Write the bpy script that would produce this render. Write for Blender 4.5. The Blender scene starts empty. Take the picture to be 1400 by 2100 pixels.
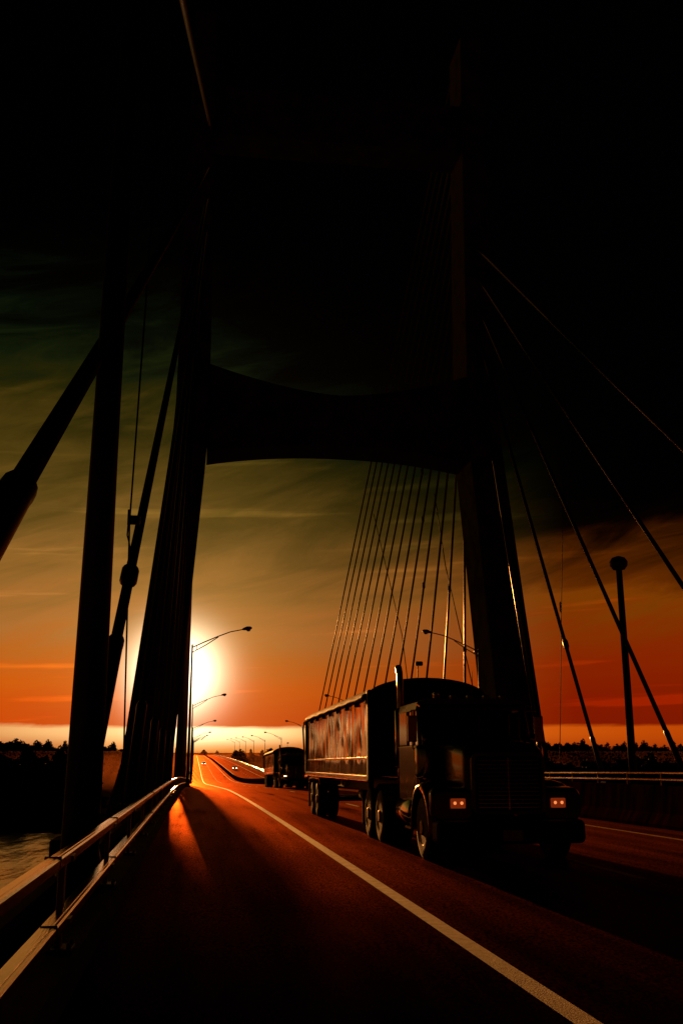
import bpy, bmesh, math, random
from mathutils import Vector, Matrix
random.seed(7)
PI = math.pi
R = math.radians
scene = bpy.context.scene
COL = scene.collection

# ------------------------------------------------------------------ mesh helper
class MB:
    def __init__(s): s.bm = bmesh.new()
    def box(s, c, d, bev=0.0, rot=None, taper=None):
        r = bmesh.ops.create_cube(s.bm, size=1.0)
        vs = r['verts']
        for v in vs:
            x, y, z = v.co
            if taper and z > 0: x *= taper[0]; y *= taper[1]
            v.co = Vector((x*d[0], y*d[1], z*d[2]))
        if bev > 0:
            es = list({e for v in vs for e in v.link_edges})
            q = bmesh.ops.bevel(s.bm, geom=es, offset=bev, segments=2, affect='EDGES', profile=0.6)
            vs = list({v for f in q['faces'] for v in f.verts} | {v for v in vs if v.is_valid})
        m = Matrix.Translation(Vector(c))
        if rot is not None: m = m @ rot
        for v in vs: v.co = m @ v.co
        return s
    def b2(s, x0, x1, y0, y1, z0, z1, bev=0.0):
        return s.box(((x0+x1)/2, (y0+y1)/2, (z0+z1)/2), (x1-x0, y1-y0, z1-z0), bev)
    def tube(s, pts, rad, n=10, cap=True):
        pts = [Vector(p) for p in pts]
        if not hasattr(rad, '__len__'): rad = [rad]*len(pts)
        rings = []; prev = None
        for i, p in enumerate(pts):
            t = (pts[min(i+1, len(pts)-1)] - pts[max(i-1, 0)])
            t = t.normalized() if t.length > 1e-9 else (prev[0] if prev else Vector((0, 0, 1)))
            if prev is None:
                a = Vector((0, 0, 1)) if abs(t.z) < 0.9 else Vector((1, 0, 0))
                u = t.cross(a).normalized()
            else:
                u = (prev[1] - t*prev[1].dot(t)).normalized()
            w = t.cross(u)
            rings.append([s.bm.verts.new(p + (u*math.cos(2*PI*k/n) + w*math.sin(2*PI*k/n))*rad[i]) for k in range(n)])
            prev = (t, u)
        for a, b in zip(rings, rings[1:]):
            for k in range(n):
                f = s.bm.faces.new((a[k], a[(k+1) % n], b[(k+1) % n], b[k])); f.smooth = True
        if cap:
            s.bm.faces.new(rings[0][::-1]); s.bm.faces.new(rings[-1])
        return s
    def lathe(s, prof, c, axis='X', n=28, smooth=True):
        """prof: list of (radius, offset along the axis)"""
        rings = []
        for r, h in prof:
            ring = []
            for k in range(n):
                a = 2*PI*k/n; p, q = r*math.cos(a), r*math.sin(a)
                v = {'X': (h, p, q), 'Y': (p, h, q), 'Z': (p, q, h)}[axis]
                ring.append(s.bm.verts.new(Vector(c) + Vector(v)))
            rings.append(ring)
        for a, b in zip(rings, rings[1:]):
            for k in range(n):
                f = s.bm.faces.new((a[k], a[(k+1) % n], b[(k+1) % n], b[k])); f.smooth = smooth
        s.bm.faces.new(rings[0][::-1]); s.bm.faces.new(rings[-1])
        return s
    def loft(s, rings, smooth=False, cap=True, closed=True):
        rr = [[s.bm.verts.new(Vector(p)) for p in ring] for ring in rings]
        n = len(rr[0])
        for a, b in zip(rr, rr[1:]):
            for k in range(n if closed else n-1):
                f = s.bm.faces.new((a[k], a[(k+1) % n], b[(k+1) % n], b[k])); f.smooth = smooth
        if cap and closed:
            s.bm.faces.new(rr[0][::-1]); s.bm.faces.new(rr[-1])
        return s
    def grid(s, rows, smooth=True):
        rr = [[s.bm.verts.new(Vector(p)) for p in row] for row in rows]
        for a, b in zip(rr, rr[1:]):
            for k in range(len(a)-1):
                f = s.bm.faces.new((a[k], a[k+1], b[k+1], b[k])); f.smooth = smooth
        return s
    def quad(s, a, b, c, d):
        s.bm.faces.new([s.bm.verts.new(Vector(p)) for p in (a, b, c, d)]); return s
    def mesh(s, name, mat, fix=True):
        if fix: bmesh.ops.recalc_face_normals(s.bm, faces=s.bm.faces[:])
        me = bpy.data.meshes.new(name); s.bm.to_mesh(me); s.bm.free()
        if mat: me.materials.append(mat)
        return me
    def build(s, name, mat, parent=None, loc=(0, 0, 0), fix=True):
        o = bpy.data.objects.new(name, s.mesh(name, mat, fix)); COL.objects.link(o)
        o.location = loc
        if parent: o.parent = parent
        return o

def tag(o, label=None, cat=None, group=None, kind=None):
    if label: o['label'] = label
    if cat: o['category'] = cat
    if group: o['group'] = group
    if kind: o['kind'] = kind
    return o
def empty(name, loc, label, cat, group=None):
    o = bpy.data.objects.new(name, None); COL.objects.link(o); o.location = loc
    o.empty_display_size = 0.3
    return tag(o, label, cat, group)
def link_mesh(name, me, parent, loc=(0, 0, 0)):
    o = bpy.data.objects.new(name, me); COL.objects.link(o); o.parent = parent; o.location = loc; return o
def copy_tree(o, parent=None):
    c = o.copy(); COL.objects.link(c); c.parent = parent
    for ch in list(o.children): copy_tree(ch, c)
    return c

# ------------------------------------------------------------------ materials
def mat(name, c1, c2=None, rough=0.6, metal=0.0, scale=3.0, bump=0.0, bscale=None, emit=None, estr=0.0,
        rvar=0.0, spec=0.5, stretch=(1, 1, 1), coat=0.0, detail=6.0, ior=1.5):
    m = bpy.data.materials.new(name); m.use_nodes = True
    nt = m.node_tree; N = nt.nodes; L = nt.links
    b = N['Principled BSDF']
    b.inputs['Metallic'].default_value = metal
    b.inputs['Roughness'].default_value = rough; b.inputs['IOR'].default_value = ior
    b.inputs['Specular IOR Level'].default_value = spec
    b.inputs['Coat Weight'].default_value = coat
    b.inputs['Coat Roughness'].default_value = 0.08
    tc = N.new('ShaderNodeTexCoord'); mp = N.new('ShaderNodeMapping'); mp.inputs['Scale'].default_value = stretch
    L.new(tc.outputs['Object'], mp.inputs['Vector'])
    nz = N.new('ShaderNodeTexNoise'); nz.inputs['Scale'].default_value = scale; nz.inputs['Detail'].default_value = detail
    L.new(mp.outputs['Vector'], nz.inputs['Vector'])
    cr = N.new('ShaderNodeValToRGB')
    cr.color_ramp.elements[0].position = 0.32; cr.color_ramp.elements[1].position = 0.68
    c2 = c2 or tuple(v*0.6 for v in c1)
    cr.color_ramp.elements[0].color = (*c2, 1); cr.color_ramp.elements[1].color = (*c1, 1)
    L.new(nz.outputs['Fac'], cr.inputs['Fac']); L.new(cr.outputs['Color'], b.inputs['Base Color'])
    if rvar:
        mr = N.new('ShaderNodeMapRange'); mr.inputs['To Min'].default_value = max(0.03, rough-rvar); mr.inputs['To Max'].default_value = min(1, rough+rvar)
        L.new(nz.outputs['Fac'], mr.inputs['Value']); L.new(mr.outputs['Result'], b.inputs['Roughness'])
    if bump:
        n2 = N.new('ShaderNodeTexNoise'); n2.inputs['Scale'].default_value = bscale or scale*6; n2.inputs['Detail'].default_value = 5
        L.new(mp.outputs['Vector'], n2.inputs['Vector'])
        bp = N.new('ShaderNodeBump'); bp.inputs['Strength'].default_value = bump; bp.inputs['Distance'].default_value = 0.02
        L.new(n2.outputs['Fac'], bp.inputs['Height']); L.new(bp.outputs['Normal'], b.inputs['Normal'])
    if emit:
        b.inputs['Emission Color'].default_value = (*emit, 1); b.inputs['Emission Strength'].default_value = estr
    return m

M = {}
M['paint_white'] = mat('road_paint_white', (.80, .72, .58), (.58, .50, .36), rough=.55, scale=9, bump=.5, bscale=70, spec=.4)
M['paint_yellow'] = mat('road_paint_yellow', (.72, .30, .04), (.48, .18, .03), rough=.6, scale=5, bump=.4, bscale=70, spec=.1)
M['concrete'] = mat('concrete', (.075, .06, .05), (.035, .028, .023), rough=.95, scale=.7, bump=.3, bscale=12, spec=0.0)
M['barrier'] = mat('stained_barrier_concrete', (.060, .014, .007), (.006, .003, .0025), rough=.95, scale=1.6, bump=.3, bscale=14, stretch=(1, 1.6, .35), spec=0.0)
M['kerb'] = mat('kerb_concrete', (.09, .075, .06), (.05, .04, .033), rough=.85, scale=1.2, bump=.3, bscale=15, spec=.03)
M['alu'] = mat('brushed_aluminium', (.93, .87, .80), (.66, .60, .54), rough=.20, metal=1, scale=2.2, bump=.12, bscale=18, rvar=.08, stretch=(6, .35, 6))
M['steel'] = mat('galvanised_steel', (.34, .32, .30), (.18, .17, .16), rough=.45, metal=.85, scale=4, bump=.1, rvar=.1)
M['cable'] = mat('cable_sheath', (.045, .042, .04), (.025, .024, .023), rough=.38, metal=.0, scale=1.2, bump=.08, spec=.6)
M['sleeve'] = mat('cable_sleeve_steel', (.06, .056, .052), (.035, .032, .03), rough=.4, metal=.4, scale=3, bump=.1)
M['mast'] = mat('weathered_mast_steel', (.055, .05, .046), (.03, .028, .026), rough=.5, metal=.4, scale=2.5, bump=.12)
M['truck_paint'] = mat('dark_maroon_paint', (.060, .016, .012), (.045, .012, .009), rough=.28, scale=1.5, coat=.6, rvar=.05)
M['fender'] = mat('polished_fender', (.42, .20, .12), (.36, .16, .09), rough=.22, metal=.9, scale=2, coat=.3)
M['chrome'] = mat('chrome', (.80, .78, .75), (.66, .64, .61), rough=.14, metal=1, scale=4, rvar=.05)
M['rubber'] = mat('tyre_rubber', (.018, .017, .016), (.011, .011, .010), rough=.7, scale=9, bump=.3, bscale=50)
M['black'] = mat('black_chassis_steel', (.020, .019, .018), (.011, .010, .010), rough=.6, scale=5, bump=.15)
M['trim'] = mat('black_plastic_trim', (.02, .02, .02), (.014, .014, .014), rough=.5, scale=8)
M['tarp'] = mat('black_tarpaulin', (.030, .022, .018), (.017, .013, .011), rough=.7, scale=2, bump=.4, bscale=6, spec=.08)
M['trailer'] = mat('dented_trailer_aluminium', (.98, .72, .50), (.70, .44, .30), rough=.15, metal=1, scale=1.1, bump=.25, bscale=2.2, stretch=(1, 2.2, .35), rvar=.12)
M['lens'] = mat('headlight_lens', (.10, .03, .012), (.06, .02, .01), rough=.12, scale=30, emit=(1, .10, .015), estr=.16, bump=.5, bscale=40)
M['lens_on'] = mat('headlight_lit', (.9, .8, .7), (.8, .7, .6), rough=.1, scale=30, emit=(1, .72, .42), estr=18)
M['bulb'] = mat('headlight_bulb_glow', (.9, .8, .7), (.8, .7, .6), rough=.1, scale=30, emit=(1, .27, .07), estr=1.1)
M['amber'] = mat('amber_marker', (.35, .09, .01), (.25, .06, .01), rough=.2, scale=20)
M['red_lens'] = mat('red_lens', (.5, .02, .01), (.4, .015, .01), rough=.2, scale=20, emit=(1, .06, .02), estr=1.2)
M['lamp_lens'] = mat('street_lamp_lens', (.75, .70, .62), (.6, .55, .5), rough=.15, scale=20, spec=.8)
M['bark'] = mat('bark', (.05, .035, .025), (.03, .02, .014), rough=.9, scale=6, bump=.4, stretch=(1, 1, .3))
M['leaf'] = mat('foliage', (.055, .060, .022), (.030, .036, .014), rough=.75, scale=.6, spec=.2)
M['land'] = mat('river_bank_soil', (.03, .022, .013), (.016, .012, .007), rough=1.0, scale=.05, bump=.2, bscale=1, spec=0.0)
M['car_paint'] = mat('car_paint', (.10, .09, .08), (.08, .07, .065), rough=.3, scale=3, coat=.5)
M['plate'] = mat('number_plate', (.55, .50, .40), (.45, .40, .32), rough=.4, scale=30)

def glass_mat(name, tint, mixf):
    m = bpy.data.materials.new(name); m.use_nodes = True
    nt = m.node_tree; N = nt.nodes; L = nt.links
    N.remove(N['Principled BSDF']); out = N['Material Output']
    tr = N.new('ShaderNodeBsdfTransparent'); tr.inputs['Color'].default_value = (*tint, 1)
    gl = N.new('ShaderNodeBsdfGlossy'); gl.inputs['Roughness'].default_value = .04
    nz = N.new('ShaderNodeTexNoise'); nz.inputs['Scale'].default_value = 3
    mr = N.new('ShaderNodeMapRange'); mr.inputs['To Min'].default_value = .35; mr.inputs['To Max'].default_value = .9
    L.new(nz.outputs['Fac'], mr.inputs['Value'])
    gr = N.new('ShaderNodeMixRGB'); gr.blend_type = 'MULTIPLY'; gr.inputs['Fac'].default_value = 1
    gr.inputs['Color1'].default_value = (.9, .9, .9, 1)
    L.new(mr.outputs['Result'], gr.inputs['Color2']); L.new(gr.outputs['Color'], gl.inputs['Color'])
    fr = N.new('ShaderNodeFresnel'); fr.inputs['IOR'].default_value = mixf
    mx = N.new('ShaderNodeMixShader'); L.new(fr.outputs['Fac'], mx.inputs['Fac'])
    L.new(tr.outputs['BSDF'], mx.inputs[1]); L.new(gl.outputs['BSDF'], mx.inputs[2])
    L.new(mx.outputs['Shader'], out.inputs['Surface'])
    return m
M['glass'] = glass_mat('window_glass', (.62, .58, .5), 1.45)

def water_mat():
    m = bpy.data.materials.new('river_water'); m.use_nodes = True
    nt = m.node_tree; N = nt.nodes; L = nt.links; b = N['Principled BSDF']
    b.inputs['Base Color'].default_value = (.10, .08, .05, 1)
    b.inputs['Roughness'].default_value = .12; b.inputs['IOR'].default_value = 1.6; b.inputs['Specular IOR Level'].default_value = 1.0; b.inputs['Metallic'].default_value = .0
    tc = N.new('ShaderNodeTexCoord'); mp = N.new('ShaderNodeMapping'); mp.inputs['Scale'].default_value = (.12, .035, 1)
    L.new(tc.outputs['Object'], mp.inputs['Vector'])
    n = N.new('ShaderNodeTexNoise'); n.inputs['Scale'].default_value = 1.0; n.inputs['Detail'].default_value = 7
    L.new(mp.outputs['Vector'], n.inputs['Vector'])
    bp = N.new('ShaderNodeBump'); bp.inputs['Strength'].default_value = .6; bp.inputs['Distance'].default_value = 1.6
    L.new(n.outputs['Fac'], bp.inputs['Height']); L.new(bp.outputs['Normal'], b.inputs['Normal'])
    return m
M['water'] = water_mat()
def asphalt_mat():
    # rough dark asphalt that only shines when seen at a very flat angle; wheel tracks are smoother
    m = bpy.data.materials.new('asphalt'); m.use_nodes = True
    nt = m.node_tree; N = nt.nodes; L = nt.links; N.remove(N['Principled BSDF']); out = N['Material Output']
    def mt(op, a, b=None):
        n = N.new('ShaderNodeMath'); n.operation = op
        for i, v in enumerate((a, b)):
            if v is None: continue
            if isinstance(v, (int, float)): n.inputs[i].default_value = v
            else: L.new(v, n.inputs[i])
        return n.outputs[0]
    tc = N.new('ShaderNodeTexCoord')
    def noise(sc, scale, det=5):
        mp = N.new('ShaderNodeMapping'); mp.inputs['Scale'].default_value = sc; L.new(tc.outputs['Object'], mp.inputs['Vector'])
        n = N.new('ShaderNodeTexNoise'); n.inputs['Scale'].default_value = scale; n.inputs['Detail'].default_value = det
        L.new(mp.outputs['Vector'], n.inputs['Vector']); return n.outputs['Fac']
    streak = noise((1.6, .05, 1), 1.3, 6); patch = noise((.5, .16, 1), 1.0, 6); grain = noise((1, .45, 1), 42, 5); crack = noise((1, .8, 1), 1.2, 9)
    cr = N.new('ShaderNodeValToRGB'); cr.color_ramp.elements[0].position = .3; cr.color_ramp.elements[1].position = .7
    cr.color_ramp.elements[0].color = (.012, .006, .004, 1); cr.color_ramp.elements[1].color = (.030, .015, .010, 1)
    L.new(patch, cr.inputs['Fac'])
    df = N.new('ShaderNodeBsdfDiffuse'); L.new(cr.outputs['Color'], df.inputs['Color']); df.inputs['Roughness'].default_value = .9
    gl = N.new('ShaderNodeBsdfGlossy'); gl.inputs['Color'].default_value = (.95, .22, .05, 1)  # red of the sunset reflection is put into the gloss colour
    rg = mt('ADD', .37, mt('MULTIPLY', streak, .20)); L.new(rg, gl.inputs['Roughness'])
    bp = N.new('ShaderNodeBump'); bp.inputs['Strength'].default_value = .5; bp.inputs['Distance'].default_value = .006
    L.new(grain, bp.inputs['Height']); L.new(bp.outputs['Normal'], gl.inputs['Normal']); L.new(bp.outputs['Normal'], df.inputs['Normal'])
    lw = N.new('ShaderNodeLayerWeight'); lw.inputs['Blend'].default_value = .5
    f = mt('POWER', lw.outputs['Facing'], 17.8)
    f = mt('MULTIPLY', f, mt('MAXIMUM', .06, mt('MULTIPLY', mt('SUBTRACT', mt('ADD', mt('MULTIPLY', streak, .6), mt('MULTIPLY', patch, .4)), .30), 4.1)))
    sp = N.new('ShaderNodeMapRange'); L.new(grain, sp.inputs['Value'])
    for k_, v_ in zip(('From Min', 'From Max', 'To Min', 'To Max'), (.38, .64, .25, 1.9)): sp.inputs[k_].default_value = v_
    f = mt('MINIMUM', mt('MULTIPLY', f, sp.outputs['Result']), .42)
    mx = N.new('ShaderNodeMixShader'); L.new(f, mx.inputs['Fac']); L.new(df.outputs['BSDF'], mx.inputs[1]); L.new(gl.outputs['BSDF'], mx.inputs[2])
    L.new(mx.outputs['Shader'], out.inputs['Surface'])
    return m
M['asphalt'] = asphalt_mat()

# ------------------------------------------------------------------ the deck's long profile
PROF = [(-80, .9), (-40, .42), (0, 0), (40, -.5), (70, -1.05), (100, -1.85), (145, -3.1), (210, -4.9), (250, -5.75),
        (280, -6.1), (330, -6.05), (400, -5.6), (500, -5.0), (700, -4.1), (1000, -3.6), (1400, -3.4)]
def zr(y):
    P = PROF
    if y <= P[0][0]: return P[0][1]
    for i in range(len(P)-1):
        if y <= P[i+1][0]:
            (x0, a), (x1, b) = P[i], P[i+1]
            h = x1-x0; t = (y-x0)/h
            m0 = (b-P[i-1][1])/(x1-P[i-1][0]) if i else (b-a)/h
            m1 = (P[i+2][1]-a)/(P[i+2][0]-x0) if i+2 < len(P) else (b-a)/h
            return (2*t**3-3*t*t+1)*a + (t**3-2*t*t+t)*h*m0 + (-2*t**3+3*t*t)*b + (t**3-t*t)*h*m1
    return P[-1][1]
def ys(y0, y1, step):
    n = max(1, int(round((y1-y0)/step))); return [y0 + (y1-y0)*i/n for i in range(n+1)]
def steps(y0, y1):
    out = []
    y = y0
    while y < y1:
        out.append(y); y += 3.0 if y < 150 else 6.0 if y < 400 else 12.0
    return out + [y1]
XL, XR, XC = -1.75, 24.55, 11.4     # deck edges and centre line
RL, RR = -0.9, 23.7                 # railing faces
YEND = 1300

def sweep(prof, y0, y1, closed=True):
    """a profile of (x, z above the deck) swept along the road"""
    mb = MB(); mb.loft([[(x, y, zr(y)+z) for x, z in prof] for y in steps(y0, y1)], closed=closed)
    return mb
# ------------------------------------------------------------------ the setting
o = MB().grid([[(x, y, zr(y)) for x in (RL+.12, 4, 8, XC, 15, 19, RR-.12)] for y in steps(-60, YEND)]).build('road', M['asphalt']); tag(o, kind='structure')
def stripe(name, x, w, m, segs):
    mb = MB()
    for a, b in segs:
        mb.grid([[(x-w/2, y, zr(y)+.005), (x+w/2, y, zr(y)+.005)] for y in (steps(a, b) if b-a > 6 else ys(a, b, 1.5))])
    tag(mb.build(name, m), kind='structure')
stripe('edge_line', 2.40, .17, M['paint_white'], [(-50, YEND-5)])
stripe('lane_dashes', 6.06, .13, M['paint_white'], [(13.6+12.19*k, 16.65+12.19*k) for k in range(-4, 60)])
stripe('median_edge_line', 9.86, .15, M['paint_yellow'], [(-50, YEND-5)])
stripe('far_edge_line', 20.4, .16, M['paint_white'], [(-50, YEND-5)])
stripe('far_lane_dashes', 16.7, .13, M['paint_white'], [(18+12.19*k, 21.05+12.19*k) for k in range(-4, 50)])
stripe('far_median_edge_line', 12.95, .15, M['paint_yellow'], [(-50, YEND-5)])
# kerb upstands, the girder under the road
dk = empty('bridge_deck', (0, 0, 0), 'concrete road deck of the bridge, running from the camera past the tower', 'bridge')
sweep([(XL, .26), (XL, -2.0), (XL+2.2, -2.6), (XR-2.2, -2.6), (XR, -2.0), (XR, .26), (XR-.28, .26), (XR-.28, -.02), (RR+.3, -.02),
       (RR+.3, -.3), (RL-.3, -.3), (RL-.3, -.02), (XL+.28, -.02), (XL+.28, .26)], -60, YEND).build('girder', M['kerb'], dk)
sweep([(RL-.3, -.06), (RL-.3, .16), (RL+.08, .16), (RL+.13, .02), (RL+.13, -.06)], -60, YEND).build('kerb', M['kerb'], dk)
sweep([(RR+.3, -.06), (RR+.3, .16), (RR-.08, .16), (RR-.13, .02), (RR-.13, -.06)], -60, YEND).build('kerb', M['kerb'], dk)
# steel joint bars across the road at the tower
for yy in (79.0, 236.0): MB().grid([[(x, yy, zr(yy)+.006), (x, yy+.12, zr(yy+.12)+.006)] for x in (RL+.2, 5, 10, 15, 20, RR-.2)]).build('expansion_joint', M['steel'], dk)
# median barrier
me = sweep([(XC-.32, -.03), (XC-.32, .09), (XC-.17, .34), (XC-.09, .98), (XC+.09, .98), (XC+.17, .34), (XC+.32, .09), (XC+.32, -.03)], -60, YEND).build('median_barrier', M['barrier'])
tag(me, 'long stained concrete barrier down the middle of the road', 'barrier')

# railings
def rail_prof(x, z, s, w=.105, h=.075):
    # thin lip on the road side, wide flat top
    return [(x, z-h), (x, z-.012), (x-s*.012, z), (x-s*.028, z+.001), (x-s*.034, z-.007), (x-s*.040, z+.001), (x-s*w, z+.004), (x-s*(w+.012), z-.01), (x-s*(w+.012), z-h)]
def railing(label, x, s, ztop, zlow, y0, y1, npost):
    t = empty('bridge_railing', (x, 0, 0), label, 'railing')
    for z, w in ((ztop, .085), (zlow, .115)):
        r = sweep([(px-x, pz) for px, pz in rail_prof(x, z, s, w)], y0, y1); r.build('rail', M['alu'], t)
    pm = MB()
    pm.box((-s*.075, 0, (ztop+.1)/2), (.05, .13, ztop-.22), .008)
    pm.box((-s*.06, 0, .172), (.2, .26, .024), .005)
    for dx in (-.075, .075):
        for dy in (-.1, .1): pm.lathe([(.017, 0), (.017, .03), (.008, .042)], (-s*.06+dx, dy, .184), 'Z', 8)
    # splice sleeve and bolts where the rail meets the post
    for z in (ztop, zlow): pm.box((-s*.02, 0, z-.06), (.07, .18, .045), .006)
    me = pm.mesh('post', M['steel'])
    for k in range(npost):
        y = 4.15 + 4.2*(k-3)
        link_mesh('post', me, t, (0, y, zr(y)))
    jm = MB()
    jm.b2(-.004, .06, -.12, .12, -.05, .003, .004)
    return t
lr = railing('two-bar aluminium railing along the left edge, its bars catching the sunset', RL, 1, .885, .43, -40, YEND, 98)
rr = railing('two-bar railing along the far right edge, behind the median barrier', RR, -1, 1.13, .80, -40, YEND, 98)
# splice joints on the near rails
for y in (7.6, 13.0, 24.5):
    for z in (.885, .43):
        MB().box((-.055, y, zr(y)+z-.03), (.118, .012, .08)).build('splice', M['black'], lr)

# ------------------------------------------------------------------ tower
tw = empty('bridge_tower', (XC, 82.5, -26), 'huge black concrete bridge tower of two legs and a crossbeam over the road', 'bridge tower')
def mirror(x): return 2*XC - x
def legpoly(sgn):
    # (z, outer, inner) for the left leg; right is mirrored
    P = [(-27, -11.2, -6.6), (-2.2, -6.25, -2.05), (0.5, -5.55, -1.78), (13, -4.15, -.82), (25.2, -2.85, .08), (27.5, -2.62, .2), (30, -2.48, .24), (34, -2.44, .26), (50, -2.3, .1), (68, -2.1, -.1)]
    rings = []
    for z, a, b in P:
        d0 = 80.0; d1 = 85.2 - max(0, (z-30))*.02
        x0, x1 = (a, b) if sgn > 0 else (mirror(b), mirror(a))
        c = .16
        ring = [(x0+c, d0, z), (x1-c, d0, z), (x1, d0+c, z), (x1, d1-c, z), (x1-c, d1, z), (x0+c, d1, z), (x0, d1-c, z), (x0, d0+c, z)]
        rings.append([(p[0]-XC, p[1]-82.5, p[2]+26) for p in ring])
    return rings
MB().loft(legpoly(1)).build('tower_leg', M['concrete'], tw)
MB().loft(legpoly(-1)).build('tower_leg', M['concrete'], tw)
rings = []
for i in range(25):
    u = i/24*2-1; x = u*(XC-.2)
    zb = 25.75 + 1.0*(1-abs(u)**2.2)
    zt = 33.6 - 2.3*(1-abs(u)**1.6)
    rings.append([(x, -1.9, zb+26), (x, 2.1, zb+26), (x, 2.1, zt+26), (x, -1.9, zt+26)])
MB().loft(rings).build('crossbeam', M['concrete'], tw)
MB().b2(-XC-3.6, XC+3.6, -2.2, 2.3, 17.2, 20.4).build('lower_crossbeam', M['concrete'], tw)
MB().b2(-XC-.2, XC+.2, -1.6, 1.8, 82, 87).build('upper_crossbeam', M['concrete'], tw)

# ------------------------------------------------------------------ stay cables
ORD = ['first', 'second', 'third', 'fourth', 'fifth', 'sixth', 'seventh', 'eighth', 'ninth', 'tenth', 'eleventh', 'twelfth', 'thirteenth', 'fourteenth']
XCL, XCR = -1.6, 24.4
def cable_ends(side, y):
    xa = XCL if side < 0 else XCR
    D = abs(y-82.5)
    zt = 32.5 + .247*D
    xt = (-.75 if side < 0 else mirror(-.75))
    if side < 0 and y < 30: xt = -.45
    yt = 80.3 if y < 82 else 84.8
    return Vector((xa, y, zr(y)+.1)), Vector((xt, yt, zt))
def stay(side, y, label, group, damper=None, rc=.11, rs=.15, hs=3.6):
    a, b = cable_ends(side, y)
    t = empty('stay_cable', a, label, 'cable', group)
    d = b-a; n = d.normalized()
    L = hs/n.z
    MB().tube([(0, 0, 0) if False else n*L*.98, d*.5 + Vector((0, 0, -.15)), d], rc, 10).build('cable', M['cable'], t)
    mb = MB(); mb.tube([n*.3, n*(L-.25), n*(L-.18), n*L, n*(L+.12)], [rs, rs, rs*1.05, rs*1.05, rc*1.05], 14); mb.build('sleeve', M['sleeve'], t)
    MB().box((0, 0, .2), (.42, .8, .55), .03).build('anchorage', M['kerb'], t)
    if damper:
        p = d*damper; q = n
        mb = MB(); mb.tube([p-q*.37, p-q*.30, p-q*.22, p+q*.22, p+q*.30, p+q*.37], [rc*1.1, rs*1.0, rs*1.25, rs*1.25, rs*1.0, rc*1.1], 14); mb.build('damper', M['sleeve'], t)
    return t
G1 = 'near stay cables on the left'; G2 = 'near stay cables on the right'; G3 = 'far stay cables on the right'; G4 = 'far stay cables on the left'
stay(-1, -13.2, 'stay cable passing overhead, a short lit line at the top left', G1)
stay(-1, 3.0, 'thickest slanted stay cable, cut off by the left border with its sleeve', G1)
stay(-1, 14.3, 'slanted stay cable with a barrel damper, just right of the tapered mast', G1, damper=.105)
for k, y in enumerate((26, 37, 48, 59, 70)):
    stay(-1, y, 'dark stay cable in front of the left tower leg, %s of five from left' % ORD[k], G1, hs=3.0)
for k, y in enumerate((69.8, 59.0, 48.2, 37.4, 26.4)):
    lb = ['stay cable hugging the right tower leg with a bright lit edge', 'stay cable crossed by a thin wire at a damper, right of the tower',
          'stay cable crossing the round-headed mast on the right', 'steep lit stay cable cut off by the right border above the mast',
          'uppermost stay cable at the right border, a short lit line'][k]
    stay(1, y, lb, G2, damper=.235 if k == 1 else None, rc=.125, hs=3.0)
for k in range(14):
    y = 91.5 + 10.6*k
    stay(1, y, 'thin stay cable of the far right fan, %s from the tower' % ORD[k], G3, rc=.115, rs=.14, hs=3.2)
    if k < 11: stay(-1, y, 'far stay cable of the bundle seen edge-on beside the left tower leg', G4, rc=.115, rs=.14, hs=3.2)

# thin cross-tie wires with clamps
def tie(label, pts, r, clamps, rot=0):
    p0 = Vector(pts[0])
    t = empty('tie_wire', p0, label, 'wire', 'thin tie wires between the cables')
    MB().tube([Vector(p)-p0 for p in pts], r, 6).build('wire', M['tarp'], t)
    for c in clamps:
        c = Vector(c)-p0
        MB().tube([c-Vector((0, 0, .38)), c-Vector((0, 0, .26)), c+Vector((0, 0, .26)), c+Vector((0, 0, .38))], [r, r*3.2, r*3.2, r], 8).build('clamp', M['sleeve'], t)
def on_cable(side, y, z):
    a, b = cable_ends(side, y); f = (z-a.z)/(b.z-a.z); return a.lerp(b, f)
# left: a near-vertical wire through the damper of the second cable
q = on_cable(-1, 14.3, 5.6)
tie('thin upright wire clamped to the damped stay cable beside the tapered mast', [(q.x-.05, q.y+1.5, zr(20)+.1), (q.x-.09, q.y+.1, q.z-.2), (q.x-.10, q.y-.1, q.z+.8), (q.x+.12, q.y-1.2, 12.5), (q.x+.3, q.y-2, 20)], .022, [])
mb_t = empty('cable_clamp', q + Vector((-.05, .35, .95)), 'small forked clamp with a hook on the damped cable, above its barrel damper', 'clamp')
MB().box((.03, 0, 0), (.24, .12, .20), .02).box((-.11, 0, .06), (.05, .06, .36), .015).build('fork', M['sleeve'], mb_t)
MB().tube([(-.11, 0, -.1), (-.12, 0, -.35), (-.06, 0, -.55), (-.03, 0, -.8)], .02, 6).build('hook', M['sleeve'], mb_t)
# right near
c = on_cable(1, 59.0, 9.6)
tie('thin wire crossing the damped cable right of the tower', [(24.2, 66.2, 1.0), c, (24.2, 62.6, 21)], .026, [c + Vector((0, -.1, 1.4))])
tie('thin wire slanting down across the middle of the far fan of cables', [(24.2, 137, 34.5), (24.2, 118, 15), (24.2, 113, 5)], .05,
    [on_cable(1, 91.5+10.6*k, z) for k, z in ((5, 31.5), (4, 26.2), (3, 19.0))])
tie('thin wire crossing the steep cables of the far fan close to the tower', [(24.2, 100, 28), (24.2, 96, 19.5), (24.2, 86.5, 6)], .05, [on_cable(1, 91.5, 10.6), on_cable(1, 102.1, 17)])

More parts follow.
